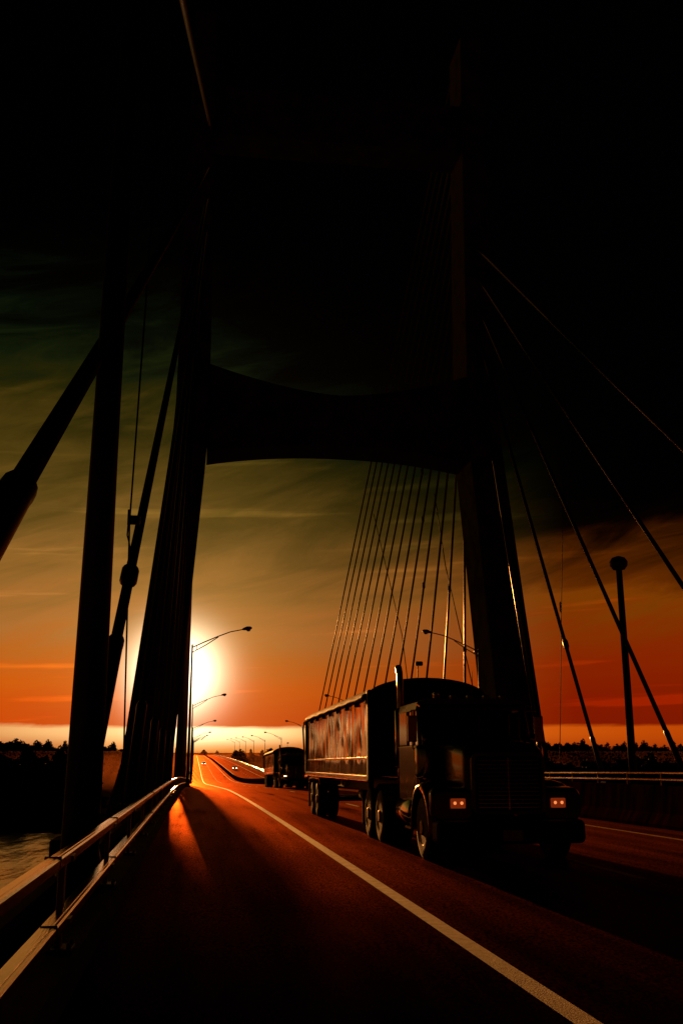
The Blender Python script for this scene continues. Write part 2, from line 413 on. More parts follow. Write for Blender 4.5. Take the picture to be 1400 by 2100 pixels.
# ------------------------------------------------------------------ masts
t = empty('steel_mast', (-1.3, 12.7, zr(12.7)+.1), 'thick tapered steel mast rising out of the picture at the left edge of the deck', 'mast')
MB().tube([(0, 0, .35), (.02, 0, 5.2), (.07, 0, 13.2)], [.225, .175, .12], 24).build('pole', M['mast'], t)
mb = MB(); mb.lathe([(.34, .0), (.34, .05), (.27, .06), (.25, .36), (.226, .44)], (0, 0, 0), 'Z', 24)
for k in range(8): mb.lathe([(.025, .05), (.025, .12), (.012, .14)], (.305*math.cos(k*PI/4), .305*math.sin(k*PI/4), 0), 'Z', 8)
mb.build('base_flange', M['mast'], t)
MB().box((0, 0, -.15), (.72, .8, .34), .03).build('plinth', M['kerb'], t)
t = empty('steel_mast', (25.0, 56.5, zr(56.5)), 'tall mast with a round head standing beyond the right railing', 'mast')
MB().tube([(0, 0, -.6), (0, 0, 6), (-.05, 0, 13.2)], [.235, .21, .18], 20).build('pole', M['mast'], t)
MB().lathe([(.05, -.42), (.34, -.36), (.52, -.12), (.54, .12), (.38, .36), (.1, .46)], (-.05, 0, 13.3), 'Z', 20).build('mast_head', M['mast'], t)
MB().lathe([(.42, -.1), (.42, .02), (.3, .06)], (0, 0, -.55), 'Z', 20).build('base_flange', M['mast'], t)

# ------------------------------------------------------------------ street lamps
def lamp_parts(s, first):
    pole = MB().tube([(0, 0, 0), (0, 0, 6), (0, 0, 11.0)], [.13, .10, .07], 14)
    pole.lathe([(.22, 0), (.22, .08), (.14, .3)], (0, 0, 0), 'Z', 14)
    arm = MB().tube([(0, 0, 10.75), (s*.9, 0, 11.18), (s*2.0, 0, 11.66), (s*3.0, 0, 12.05), (s*4.1, 0, 12.28)], [.05, .048, .045, .042, .04], 8)
    arm.tube([(0, 0, 10.35), (s*1.1, 0, 10.98), (s*2.05, 0, 11.62)], [.04, .04, .038], 8)
    arm.tube([(s*.36, 0, 10.58), (s*.36, 0, 10.93)], .03, 6)
    head = MB().tube([(s*3.95, 0, 12.26), (s*4.1, 0, 12.30), (s*4.35, 0, 12.36), (s*4.62, 0, 12.39), (s*4.74, 0, 12.38)], [.06, .115, .16, .13, .05], 12)
    lens = MB().tube([(s*4.28, 0, 12.26), (s*4.38, 0, 12.22), (s*4.52, 0, 12.22), (s*4.62, 0, 12.28)], [.06, .115, .115, .05], 12)
    return [('pole', pole, M['steel']), ('arm', arm, M['steel']), ('lamp_head', head, M['steel']), ('lens', lens, M['lamp_lens'])]
for s, x, side in ((1, -.45, 'left'), (-1, 23.1, 'right')):
    proto = None
    for k in range(9):
        y = 81.2 + 65*k
        near = ['nearest, beside the tower leg', 'second', 'third', 'fourth', 'fifth', 'sixth', 'seventh', 'eighth', 'ninth and farthest'][k]
        lab = 'street lamp on the %s side of the road, %s%s' % (side, near, '' if k == 0 or k == 8 else ' from the camera')
        if proto is None:
            proto = empty('street_lamp', (0, 0, 0), lab, 'street lamp', 'street lamps along both sides of the road')
            ob = {}
            for nm, mbb, mm in lamp_parts(s, k == 0):
                ob[nm] = mbb.build(nm, mm, ob.get('lamp_head') if nm == 'lens' else proto)
            L_ = proto
        else:
            L_ = copy_tree(proto); L_['label'] = lab
        L_.location = (x, y, zr(y)+.16)

# ------------------------------------------------------------------ tipper truck (local: x right, y away from camera, z up)
def wheel(mb_t, mb_r, x0, x1, y, r, dual=False):
    """tyre between x0 (outer face) and x1 (inner)"""
    s = 1 if x1 > x0 else -1
    w = abs(x1-x0)
    def tyre(a, b):
        u = (b-a)
        mb_t.lathe([(r*.56, a), (r*.74, a-u*.02), (r*.93, a+u*.04), (r, a+u*.16), (r, a+u*.30), (r*.985, a+u*.33), (r, a+u*.36), (r, a+u*.64), (r*.985, a+u*.67), (r, a+u*.70), (r, a+u*.84), (r*.93, b-u*.04), (r*.74, b+u*.02), (r*.56, b)], (0, y, r), 'X', 36)
    if dual:
        m = x0 + s*w*.47; n = x0 + s*w*.53
        tyre(x0, m); tyre(n, x1)
    else: tyre(x0, x1)
    d = s
    mb_r.lathe([(.08, x0-d*.02), (.11, x0-d*.02), (.13, x0+d*.03), (r*.30, x0+d*.05), (r*.34, x0+d*.10), (r*.48, x0+d*.09), (r*.53, x0+d*.0), (r*.57, x0+d*.0), (r*.57, x0+d*.2)], (0, y, r), 'X', 28)
    for k in range(10):
        a = 2*PI*k/10; mb_r.lathe([(.016, x0+d*.02), (.016, x0+d*.07)], (0, y+r*.27*math.cos(a), r+r*.27*math.sin(a)), 'X', 6)

def rrect(hw, z0, z1, r, y, n=5, cx=0):
    out = []
    for (cx_, cz, a0) in ((hw-r, z0+r, -PI/2), (hw-r, z1-r, 0), (-hw+r, z1-r, PI/2), (-hw+r, z0+r, PI)):
        for i in range(n+1):
            a = a0 + PI/2*i/n; out.append((cx+cx_+r*math.cos(a), y, cz+r*math.sin(a)))
    return out

def make_truck(loc, label, lights, group):
    t = empty('tipper_truck', (0, 0, 0), label, 'truck', group)
    P = M['truck_paint']
    # hood
    hood = MB().loft([rrect(.50, .95, 1.70, .14, .20), rrect(.64, .85, 1.80, .19, .27), rrect(.68, .8, 1.86, .20, .45), rrect(.74, .8, 1.93, .20, 1.2), rrect(.80, .8, 1.98, .20, 1.98)], smooth=True).build('hood', P, t)
    g = MB().loft([rrect(.56, .80, 1.66, .10, .16), rrect(.56, .80, 1.66, .10, .24)]).build('grille', M['trim'], hood)
    gm = MB()
    for k in range(13): gm.b2(-.50, .50, .135, .165, .86+.06*k, .874+.06*k, .004)
    gm.b2(-.012, .012, .13, .17, .83, 1.63, .003); gm.build('grille_bars', M['chrome'], hood)
    gm = MB(); gm.loft([rrect(.60, .76, 1.71, .13, .15), rrect(.60, .76, 1.71, .13, .25)], cap=False)
    a = rrect(.60, .76, 1.71, .13, .15); b = rrect(.55, .81, 1.66, .09, .14)
    gm.loft([a, b], cap=False); gm.build('grille_surround', M['steel'], hood)
    # cab (hollow: lower body, pillars, roof)
    cab = MB()
    cab.b2(-1.02, 1.02, 1.98, 3.75, .85, 1.02, .03)
    for s in (-1, 1): cab.b2(s*1.04 if s < 0 else .98, -.98 if s < 0 else 1.04, 1.98, 3.75, .9, 1.86, .02)
    cab.b2(-.98, .98, 1.97, 2.05, .9, 1.93, .02)
    cab.b2(-.98, .98, 3.69, 3.76, .9, 2.0, .02)
    cab.b2(-.98, -.55, 3.69, 3.76, 2.0, 2.5, .01); cab.b2(.55, .98, 3.69, 3.76, 2.0, 2.5, .01)
    for s in (-1, 1):
        cab.tube([(s*1.0, 2.03, 1.85), (s*.97, 2.28, 2.52)], .045, 8)
        cab.b2(s*1.03 if s < 0 else .96, -.96 if s < 0 else 1.03, 3.05, 3.75, 1.86, 2.52, .02)
        cab.b2(s*1.02 if s < 0 else .98, -.98 if s < 0 else 1.02, 2.50, 2.56, 1.86, 2.52, .01)
    cab.tube([(0, 2.03, 1.90), (0, 2.27, 2.53)], .028, 8)
    cab.loft([[(x, y, z) for x, z in ((-1.04, 2.48), (1.04, 2.48), (1.0, 2.62), (.8, 2.69), (-.8, 2.69), (-1.0, 2.62))] for y in (2.2, 2.3, 3.76)])
    cab = cab.build('cab', P, t)
    MB().loft([[(x, 1.98-abs(x)*.05, 2.54), (x, 2.26, 2.60), (x, 2.26, 2.57), (x, 1.99-abs(x)*.05, 2.515)] for x in (-1.02, -.5, 0, .5, 1.02)]).build('sun_visor', P, cab)
    for s in (-1, 1): MB().quad((s*.03, 2.05, 1.93), (s*.97, 2.06, 1.91), (s*.94, 2.27, 2.48), (s*.03, 2.26, 2.50)).build('windscreen', M['glass'], cab)
    for s in (-1, 1): MB().quad((s*1.0, 2.12, 1.87), (s*1.0, 3.04, 1.87), (s*.995, 3.04, 2.47), (s*.995, 2.28, 2.47)).build('side_window', M['glass'], cab)
    MB().quad((-.54, 3.72, 2.01), (.54, 3.72, 2.01), (.54, 3.72, 2.47), (-.54, 3.72, 2.47)).build('rear_window', M['glass'], cab)
    for s in (-1, 1):
        MB().b2(s*1.055 if s < 0 else 1.045, -1.045 if s < 0 else 1.055, 2.1, 3.05, .98, 1.84, .004).build('door', P, t)
    for x in (-.62, -.31, 0, .31, .62): MB().box((x, 2.33, 2.72), (.11, .14, .07), .025).build('marker_lamp', M['amber'], cab)
    # seats and steering wheel
    mb = MB()
    for s in (-1, 1): mb.box((s*.48, 3.1, 1.4), (.5, .5, .16), .05); mb.box((s*.48, 3.4, 1.75), (.5, .14, .66), .05)
    mb.build('seats', M['trim'], cab)
    MB().tube([(.48+.2*math.cos(a), 2.5+.08*math.sin(a), 1.88+.18*math.sin(a)) for a in [2*PI*k/16 for k in range(17)]], .016, 6).build('steering_wheel', M['trim'], cab)
    # fenders with arched openings
    for s in (-1, 1):
        rows = []
        for k in range(15):
            a = PI*(1.02 - 1.04*k/14)
            yc, zc = 1.12 - math.cos(a)*.0, .52
            y = 1.12 + .74*math.cos(a) ; z = .52 + .74*math.sin(a)
            y2 = 1.12 + .68*math.cos(a); z2 = .52 + .68*math.sin(a)
            rows.append([(s*.66, y, z+.02), (s*1.02, y, z+.02), (s*1.18, y+.0, z-.02), (s*1.245, y2, z2-.0), (s*1.25, y2*.98+1.12*.02, z2-.06), (s*1.22, y2, z2-.05)])
        fm = MB(); fm.grid(rows)
        # front nose of the fender carrying the headlight
        nm_ = MB(); nm_.loft([rrect(.30, .70, 1.10, .10, .22, cx=s*.90), rrect(.33, .66, 1.16, .13, .34, cx=s*.91), rrect(.31, .66, 1.18, .13, .55, cx=s*.91)], smooth=True)
        nm_.build('headlight_panel', P, t); fd = fm.build('fender', M['fender'], t)
        hl = MB().box((s*.82, .205, .93), (.24, .06, .15), .02).build('headlight', M['lens'] if not lights else M['lens'], t)
        bz = MB(); bz.b2(s*.82-.145, s*.82+.145, .20, .235, .84, 1.02, .012); bz.build('bezel', M['chrome'], hl)
        for dx in (-.055, .055): MB().lathe([(.026, -.0), (.02, -.012), (.008, -.02)], (s*.82+dx, .172, .935), 'Y', 12).build('bulb', M['lens_on'] if lights else M['bulb'], hl)
        MB().box((s*1.14, .30, .93), (.06, .12, .12), .02).build('turn_signal', M['amber'] if s < 0 else M['red_lens'], fd)  # right one glows red, imitating the red-lit side of the fender
    bp = MB().loft([rrect(1.16, .34, .66, .08, .02), rrect(1.20, .32, .68, .09, .08), rrect(1.22, .32, .68, .09, .30)]).build('bumper', M['black'], t)
    MB().box((0, .01, .45), (.31, .012, .155), .004).build('number_plate', M['plate'], bp)
    # wheels
    R0 = .515
    def wheels(parent, lst):
        for (x0, x1, y, dual) in lst:
            mt, mr = MB(), MB(); wheel(mt, mr, x0, x1, y, R0, dual)
            w = mt.build('wheel', M['rubber'], parent); mr.build('rim', M['steel'], w)
    wheels(t, [(-1.2, -.9, 1.12, False), (1.2, .9, 1.12, False)])
    wheels(t, [(s*1.22, s*.60, y, True) for y in (4.95, 6.30) for s in (-1, 1)])
    ch = MB()
    for s in (-1, 1): ch.b2(s*.43-.05, s*.43+.05, .4, 7.2, .72, 1.0, .01)
    for y in (1.12, 4.95, 6.30): ch.tube([(-.9, y, .52), (-.2, y, .52), (0, y, .5), (.2, y, .52), (.9, y, .52)], [.07, .08, .2, .08, .07], 10)
    ch.b2(-.4, .4, 1.3, 1.9, .55, 1.1, .05); ch.b2(-.5, .5, 5.2, 6.0, 1.0, 1.2, .03)
    ch.b2(-.35, .35, 2.1, 3.2, .5, .9, .05)
    ch.build('chassis', M['black'], t)
    for s in (-1, 1):
        tk = MB().lathe([(.05, -.62), (.27, -.6), (.29, -.55), (.29, .55), (.27, .6), (.05, .62)], (s*.86, 3.1, .68), 'Y', 24).build('fuel_tank', M['chrome'], t)
        st = MB(); st.b2(s*.95 if s > 0 else -1.15, 1.15 if s > 0 else -.95, 2.2, 2.75, .42, .46, .01); st.b2(s*.9 if s > 0 else -1.1, 1.1 if s > 0 else -.9, 2.2, 2.75, .92, .95, .01); st.build('step', M['steel'], t)
        mf = MB(); mf.b2(s*.6 if s > 0 else -1.22, 1.22 if s > 0 else -.6, 7.06, 7.08, .25, .95); mf.build('mud_flap', M['rubber'], t)
        qf = MB()
        rows = []
        for k in range(9):
            a = PI*(.85-.75*k/8); rows.append([(s*.6, 5.0+.62*math.cos(a), .55+.60*math.sin(a)), (s*1.23, 5.0+.62*math.cos(a), .55+.60*math.sin(a))])
        qf.grid(rows); qf.build('rear_fender', M['steel'], t)
    # exhaust stacks, air cleaners, mirrors, antenna
    for s in (-1, 1):
        if s < 0:
            mb = MB(); mb.tube([(s*.96, 3.95, .9), (s*.96, 3.95, 3.15), (s*.96, 3.99, 3.3), (s*.96, 4.10, 3.42)], [.065, .065, .068, .07], 14)
            ex = mb.build('exhaust_stack', M['chrome'], t)
            MB().tube([(s*.96, 3.95, 1.45), (s*.96, 3.95, 1.5), (s*.96, 3.95, 2.55), (s*.96, 3.95, 2.6)], [.07, .115, .115, .07], 16).build('heat_shield', M['chrome'], ex)
        mb = MB(); mb.lathe([(.05, 1.25), (.15, 1.28), (.17, 1.34), (.17, 1.78), (.15, 1.84), (.06, 1.86)], (s*.98, 1.78, 0), 'Z', 20)
        mb.tube([(s*.98, 1.78, 1.86), (s*.98, 1.78, 2.05)], .05, 10); mb.build('air_cleaner', M['chrome'], t)
        mi = MB()
        mi.tube([(s*1.02, 2.15, 1.78), (s*1.15, 1.97, 1.80), (s*1.16, 1.97, 2.46), (s*1.02, 2.3, 2.48)], .016, 6)
        mi = mi.build('mirror_bracket', M['chrome'], t)
        MB().box((s*1.16, 1.95, 2.14), (.17, .05, .46), .02).build('mirror', M['chrome'], mi)
    MB().tube([(.22, 2.9, 2.66), (.22, 2.9, 2.85), (.23, 2.92, 3.25)], [.02, .012, .006], 6).build('antenna', M['black'], t)
    MB().lathe([(.02, -.12), (.05, -.08), (.05, .1), (.02, .12)], (-.5, 2.9, 2.8), 'Y', 10).box((-.5, 2.9, 2.72), (.06, .06, .08)).build('air_horn', M['chrome'], t)
    # ---------------- trailer
    y0, y1 = 5.75, 18.0
    hw = 1.28; zb, zt = 1.30, 2.92
    def side(s):
        rows = []
        rnd = random.Random(11 if s < 0 else 12)
        dents = [(rnd.uniform(y0+.5, y1-.5), rnd.uniform(1.75, 2.5), rnd.uniform(.25, .8), rnd.uniform(.15, .5), rnd.uniform(.006, .022)) for _ in range(34)]
        ny = 120
        for i in range(ny+1):
            y = y0 + (y1-y0)*i/ny
            row = []
            for k in range(17):
                z = zb + (zt-zb)*k/16
                off = .010*math.sin(y*9.5)*math.sin(PI*(z-zb)/(zt-zb)) + .016*math.sin(y*.9+.7)*math.sin(PI*(z-zb)/(zt-zb))
                for (dy, dz, sy, sz, dd) in dents: off -= dd*math.exp(-((y-dy)/sy*1.8)**2 - ((z-dz)/sz)**2)
                if z < zb+.36: off *= .25
                row.append((s*(hw+off), y, z))
            rows.append(row)
        return rows
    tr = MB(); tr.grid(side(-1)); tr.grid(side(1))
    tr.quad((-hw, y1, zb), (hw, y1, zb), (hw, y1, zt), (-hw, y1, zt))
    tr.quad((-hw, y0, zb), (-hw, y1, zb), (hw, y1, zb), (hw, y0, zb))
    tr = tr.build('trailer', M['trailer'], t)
    # dark front bulkhead with arched top
    arc = [(hw*math.cos(PI*k/12)*1.01, zt + .42*math.sin(PI*k/12)) for k in range(13)]
    fr = MB(); fr.loft([[(x, y, z) for x, z in [(-hw*1.01, zb-.02)] + [(hw*1.01, zb-.02)] + arc] for y in (y0-.10, y0+.02)])
    for s in (-.75, 0, .75): fr.b2(s-.05, s+.05, y0-.16, y0-.1, zb, zt, .01)
    fr.build('front_bulkhead', M['tarp'], tr)
    # bottom rail, top rail, corner posts, ribs
    mb = MB()
    for s in (-1, 1):
        mb.b2(s*hw-.05, s*hw+.05, y0, y1+.05, zb-.12, zb, .015)
        mb.b2(s*(hw+.012)-.018, s*(hw+.012)+.018, y0, y1, zb+.345, zb+.385, .006)
    mb.b2(-hw, hw, y1-.02, y1+.08, zb-.12, zb, .01)
    mb.build('side_rail', M['alu'], tr)
    for s in (-1, 1):
        mb = MB(); mb.b2(s*hw-.05, s*hw+.05, y1-.09, y1+.07, zb-.1, zt+.1, .015)
        mb.tube([(s*1.02, y1+.02, zt+.08), (s*1.33, y1+.42, zt-.02), (s*1.36, y1+.5, zt-.22), (s*1.30, y1+.5, zb+.4), (s*1.2, y1+.1, zb+.1)], .03, 8)
        mb.build('tail_frame', M['black'], tr)
        MB().b2(s*hw-.05, s*hw+.045, y0-.1, y0+.08, zb-.1, zt, .015).build('corner_post', M['black'], tr)
    # tarp: arch with bows and a roll along the left top edge
    rows = []
    for i in range(61):
        y = y0 + .0 + (y1-y0+.1)*i/60
        sag = .035*abs(math.sin(PI*(y-y0)/1.53))
        rows.append([(hw*1.03*math.cos(PI*k/16), y, zt+.02 + (.42-sag)*math.sin(PI*k/16)) for k in range(17)])
    tp = MB().grid(rows).build('tarpaulin', M['tarp'], tr)
    mb = MB()
    mb.tube([(-hw-.03, y0-.05+i*.5, zt+.03+.012*math.sin(i*1.7)) for i in range(int((y1-y0)/.5)+1)], .065, 10)
    mb.tube([(hw+.03, y0-.05+i*.5, zt+.03) for i in range(int((y1-y0)/.5)+1)], .04, 8)
    for i in range(9):
        y = y0+.05+1.53*i; mb.b2(-hw-.075, -hw-.0, y-.02, y+.02, zt-.12, zt+.02, .006)
    mb.build('tarp_roll', M['tarp'], tr)
    MB().box((-hw*.98, y0-.1, zt+.06), (.2, .2, .2), .06).build('tarp_arm_hub', M['black'], tr)
    mb = MB(); mb.tube([(-.15, y0+.2, zt+.4), (-.15, y0+.2, zt+.72)], .014, 6); mb.box((-.12, y0+.2, zt+.76), (.17, .08, .10), .03); mb.build('work_lamp', M['black'], tr)
    # under-frame
    mb = MB()
    for s in (-1, 1): mb.b2(s*.45-.06, s*.45+.06, y0+.3, y1, zb-.42, zb-.12, .01)
    for i in range(9): mb.b2(-.45, .45, y0+.8+1.3*i, y0+.9+1.3*i, zb-.34, zb-.16)
    for s in (-1, 1):
        mb.b2(s*.75-.06, s*.75+.06, 8.6, 8.72, .42, 1.2, .01); mb.b2(s*.75-.13, s*.75+.13, 8.53, 8.79, .38, .42, .005)
    for y in (15.5, 16.82): mb.tube([(-.9, y, .52), (.9, y, .52)], .075, 10)
    mb.b2(-.3, .3, 10.5, 11.6, .62, .92, .05); mb.b2(-1.15, 1.15, 7.3, 7.36, .35, .9)
    mb.lathe([(.02, -.5), (.15, -.48), (.16, .48), (.02, .5)], (-.2, 12.7, .72), 'Y', 14)
    mb.build('underframe', M['black'], tr)
    wheels_parent = t
    wheels(t, [(s*1.24, s*.62, y, True) for y in (15.5, 16.82) for s in (-1, 1)])
    for s in (-1, 1):
        mb = MB()
        a0, a1 = (.62, 1.25) if s > 0 else (-1.25, -.62)
        mb.loft([[(a, 14.75, .98), (a, 14.95, 1.14), (a, 17.4, 1.14), (a, 17.62, .98), (a, 17.6, .94), (a, 17.38, 1.10), (a, 14.97, 1.10), (a, 14.77, .94)] for a in (a0, a1)])
        mb.build('trailer_fender', M['alu'], tr)
        MB().b2(a0, a1, 17.64, 17.66, .22, .9).build('trailer_mud_flap', M['rubber'], tr)
    t.location = loc
    return t
trk = make_truck((4.95, 15.75, zr(17.5)), 'large dark tipper truck with a tarped silver trailer, nearest to the camera', False, 'tipper trucks coming down the bridge')
trk.rotation_euler.x = math.atan((zr(32)-zr(17))/15)
trk2 = copy_tree(trk); trk2['label'] = 'smaller looking tipper truck behind the near one, with its headlight shining'
trk2.location = (7.95, 81, zr(81)); trk2.rotation_euler.x = math.atan((zr(98)-zr(81))/17)
for ch in [c for c in trk2.children if c.name.startswith('headlight.') and c.data.vertices[0].co.x < 0]:
    for g in ch.children:
        if g.name.startswith('bulb'):
            g.data = g.data.copy(); g.data.materials.clear(); g.data.materials.append(M['lens_on'])

# ------------------------------------------------------------------ distant cars
def make_car(loc, label, away):
    t = empty('car', (0, 0, 0), label, 'car', 'cars far down the road')
    prof = [(0, .45), (.05, .72), (.9, .86), (1.5, .92), (2.1, 1.38), (3.5, 1.42), (4.3, .98), (4.55, .92), (4.6, .45), (4.4, .30), (.2, .30)]
    MB().loft([[(x*1.0, y, z if z < .93 else .93+(z-.93)*q) for y, z in prof] for x, q in ((-.88, 1.0), (-.9, 1.0), (.9, 1.0), (.88, 1.0))]).build('body', M['car_paint'], t)
    MB().quad((-.72, 1.62, 1.0), (.72, 1.62, 1.0), (.64, 2.05, 1.34), (-.64, 2.05, 1.34)).build('windscreen', M['trim'], t)
    for s in (-1, 1):
        for y in (.9, 3.7):
            mt, mr = MB(), MB(); wheel(mt, mr, s*.9, s*.7, y, .32); w = mt.build('wheel', M['rubber'], t); mr.build('rim', M['steel'], w)
        MB().box((s*.66, .02, .68), (.32, .08, .14), .02).build('tail_light' if away else 'headlight', M['red_lens'] if away else M['lens_on'], t)
    t.location = loc
    return t
make_car((4.6, 500, zr(500)), 'tiny oncoming car with lit headlights at the far end of the road', False)
c2 = make_car((15.6, 400, zr(400)), 'small car far off beyond the median, right of the oncoming one', False)

# ------------------------------------------------------------------ ground, water, trees
MB().quad((-9000, -4000, -24.3), (9000, -4000, -24.3), (9000, 12000, -24.3), (-9000, 12000, -24.3)).build('river', M['water']); tag(bpy.data.objects['river'], kind='structure')
rows = []
rn = random.Random(3)
xs = [-9000, -5000, -3000] + [-1600+80*i for i in range(41)] + [3000, 5000, 9000]
for j, (dy, z) in enumerate(((0, -24.6), (10, -23.9), (22, -22.6), (50, -21.8), (120, -21.2), (400, -21), (1200, -20.5), (4000, -20), (11500, -19))):
    rows.append([(x, 346 + (10*math.sin(x*.011)+5*math.sin(x*.053+1) if x < -60 or x > 60 else 0) + dy + (rn.uniform(-4, 4) if j < 4 else 0), z+(rn.uniform(-.3, .3) if j else 0)) for x in xs])
MB().grid(rows).build('far_bank', M['land']); tag(bpy.data.objects['far_bank'], kind='structure')

def crown_mesh(name, seed, h, w, n, lobes, low=.06):
    r = random.Random(seed)
    mb = MB(); bm = mb.bm
    L = []
    for i in range(lobes):
        u = (i+.5)/lobes
        zc = h*(low+.1 + (.86-low)*u)
        spread = w*.5*(math.sin(PI*(.18+.72*u))**.8)
        a = i*2.4 + r.uniform(-.5, .5); d = spread*r.uniform(.15, .62)
        L.append((d*math.cos(a), d*math.sin(a), zc, spread*r.uniform(.45, .7), h*.11*r.uniform(.8, 1.35)))
    for i in range(n):
        cx, cy, cz, rad, rz = L[r.randrange(lobes)]
        while True:
            v = Vector((r.uniform(-1, 1), r.uniform(-1, 1), r.uniform(-1, 1)))
            if .35 < v.length < 1.0: break
        p = Vector((cx+v.x*rad, cy+v.y*rad, cz+v.z*rz))
        s = w*.020*r.uniform(.7, 2.1)
        a = Vector((r.uniform(-1, 1), r.uniform(-1, 1), r.uniform(-1, 1))).normalized()
        b = a.orthogonal().normalized(); c = a.cross(b)
        q = [bm.verts.new(p + b*s*math.cos(k*PI*.4+.3)*1.2 + c*s*math.sin(k*PI*.4+.3) + a*s*.3*(k % 2)) for k in range(5)]
        bm.faces.new(q)
    return mb.mesh(name, M['leaf'], fix=False)
def trunk_mesh(name, seed, h, w):
    r = random.Random(seed); mb = MB()
    mb.tube([(0, 0, -.6), (.1, 0, h*.25), (-.1, .1, h*.55), (0, 0, h*.85)], [h*.022, h*.017, h*.011, h*.004], 8)
    for i in range(7):
        z = h*(.28+.07*i); a = i*2.1; q = w*.30*(1-.06*i)
        mb.tube([(0, 0, z), (q*.5*math.cos(a), q*.5*math.sin(a), z+h*.06), (q*math.cos(a), q*math.sin(a), z+h*.10)], [h*.008, h*.005, h*.002], 6)
    return mb.mesh(name, M['bark'])
KIND = []
for i, (h, w, n, lb) in enumerate(((24, 19, 4200, 22), (27, 16, 3800, 22), (20, 20, 3800, 20), (26, 12, 3000, 20), (12, 15, 2000, 10))):
    KIND.append((crown_mesh('crown', 40+i, h, w, n, lb, low=.0), trunk_mesh('trunk', 60+i, h, w)))
def tree(x, y, k, sc, label, group, z=-22.4, rz=None):
    t = empty('tree', (x, y, z), label, 'tree', group)
    t.rotation_euler.z = random.uniform(0, 6.28) if rz is None else rz
    t.scale = (sc, sc, sc*random.uniform(.96, 1.04))
    link_mesh('trunk', KIND[k][1], t); link_mesh('crown', KIND[k][0], t)
    return t
GL = 'trees on the far bank left of the bridge'
left = []
for az_, hh, dy in ((-13.9, .96, 0), (-12.9, 1.02, 30), (-11.9, 1.0, -10), (-11.2, 1.05, 10), (-10.5, 1.12, 0), (-9.9, 1.16, 20), (-9.3, 1.13, -15), (-8.75, 1.08, 10), (-8.2, 1.09, 25), (-7.6, 1.0, 0), (-7.05, .93, 15), (-6.5, .86, 0), (-5.9, .80, 20)):
    left.append((az_, hh, 790+dy))
nm = ['dark tree at the far end of the left clump, outside the border', 'dark tree just past the left border', 'tree at the left border', 'second tree in from the left border', 'tree under the first rise of the left clump',
      'tallest rounded tree of the left clump', 'tree just right of the tallest in the left clump', 'tree on the shoulder of the left clump', 'rounded tree on the second rise of the left clump',
      'tree where the left clump begins to slope down', 'lower tree on the slope of the left clump', 'low tree of the left clump beside the mast', 'lowest tree of the left clump, behind the mast']
for i, ((az_, hh, yy), l) in enumerate(zip(left, nm)):
    k = (0, 1, 2, 1, 0)[i % 5]
    lt = tree(yy*math.tan(R(az_)), yy, k, hh*26.2/(24, 27, 20)[k]*.97, l, GL, z=-21.4)
    lt.scale.x *= 1.5; lt.scale.y *= 1.5
for i in range(26):
    yy = 450+random.uniform(-60, 90); tree(yy*math.tan(R(-14.5+.38*i)), yy, 4, random.uniform(.5, .95), 'low bush on the dark flat land between the left tree clump and the water', 'bushes on the left bank', z=-21.8)
for i in range(22):
    yy = 545+random.uniform(-25, 25); tree(yy*math.tan(R(-15+.44*i+random.uniform(-.1, .1))), yy, (0, 2, 1, 2)[i % 4], random.uniform(.74, .90)*(1.12 if i % 2 else 1), 'dark lower tree in front of the left tree clump, above the water', 'dark lower trees on the left bank', z=-21.6)
for i in range(12): tree((1080+20*(i % 3))*math.tan(R(-8.2+.42*i)), 1080+20*(i % 3), i % 4, random.uniform(1.0, 1.2), 'hazy tree behind the left clump, near the mast and the left tower leg', 'hazy trees behind the left bank clump', z=-21.0)
GR = 'trees in the hazy line right of the tower'
for i in range(44):
    y = 800+random.uniform(-45, 45); x = y*math.tan(R(17.2+.275*i+random.uniform(-.1, .1)))
    k = (0, 1, 3, 1, 2, 3)[i % 6]
    tree(x, y, k, random.uniform(.98, 1.13)*(1.1 if k == 0 else 1.28 if k == 2 else 1), 'tree of the hazy tree line seen between the cables right of the tower', GR, z=-21.6)
for i in range(26):
    y = 490+random.uniform(-25, 25); x = y*math.tan(R(16.8+.45*i+random.uniform(-.15, .15)))
    tree(x, y, (0, 2, 1, 2)[i % 4], random.uniform(.66, .80)*(1.12 if i % 2 else 1), 'dark lower tree in front of the mist, right of the tower', 'dark trees on the bank right of the tower', z=-21.6)
for i in range(22):
    x = 12+9*i+random.uniform(-3, 3); y = 760+random.uniform(-60, 160)
    tree(x + y*.02, y, (0, 1, 2, 3)[i % 4], random.uniform(.75, .98), 'distant tree of the dark wood beyond the far trucks', 'distant trees behind the far approach', z=-20.5)
for i in range(18):
    tree(-260+22*i+random.uniform(-8, 8), 1250+random.uniform(-100, 300), i % 4, random.uniform(.7, .95), 'faint tree on the horizon at the end of the road', 'faint trees on the horizon', z=-20.3)

# ------------------------------------------------------------------ camera
f_px = 2050.0
pitch = math.atan(490/f_px); yaw = math.atan(301*math.cos(pitch)/f_px)
cam = bpy.data.cameras.new('camera'); co = bpy.data.objects.new('camera', cam); COL.objects.link(co)
cam.sensor_fit = 'VERTICAL'; cam.sensor_height = 36.0; cam.lens = f_px/2100*36.0
cam.clip_start = .05; cam.clip_end = 30000
co.location = (0, 0, 1.53)
co.rotation_mode = 'XYZ'; co.rotation_euler = (PI/2 + pitch, 0, -yaw)
scene.camera = co

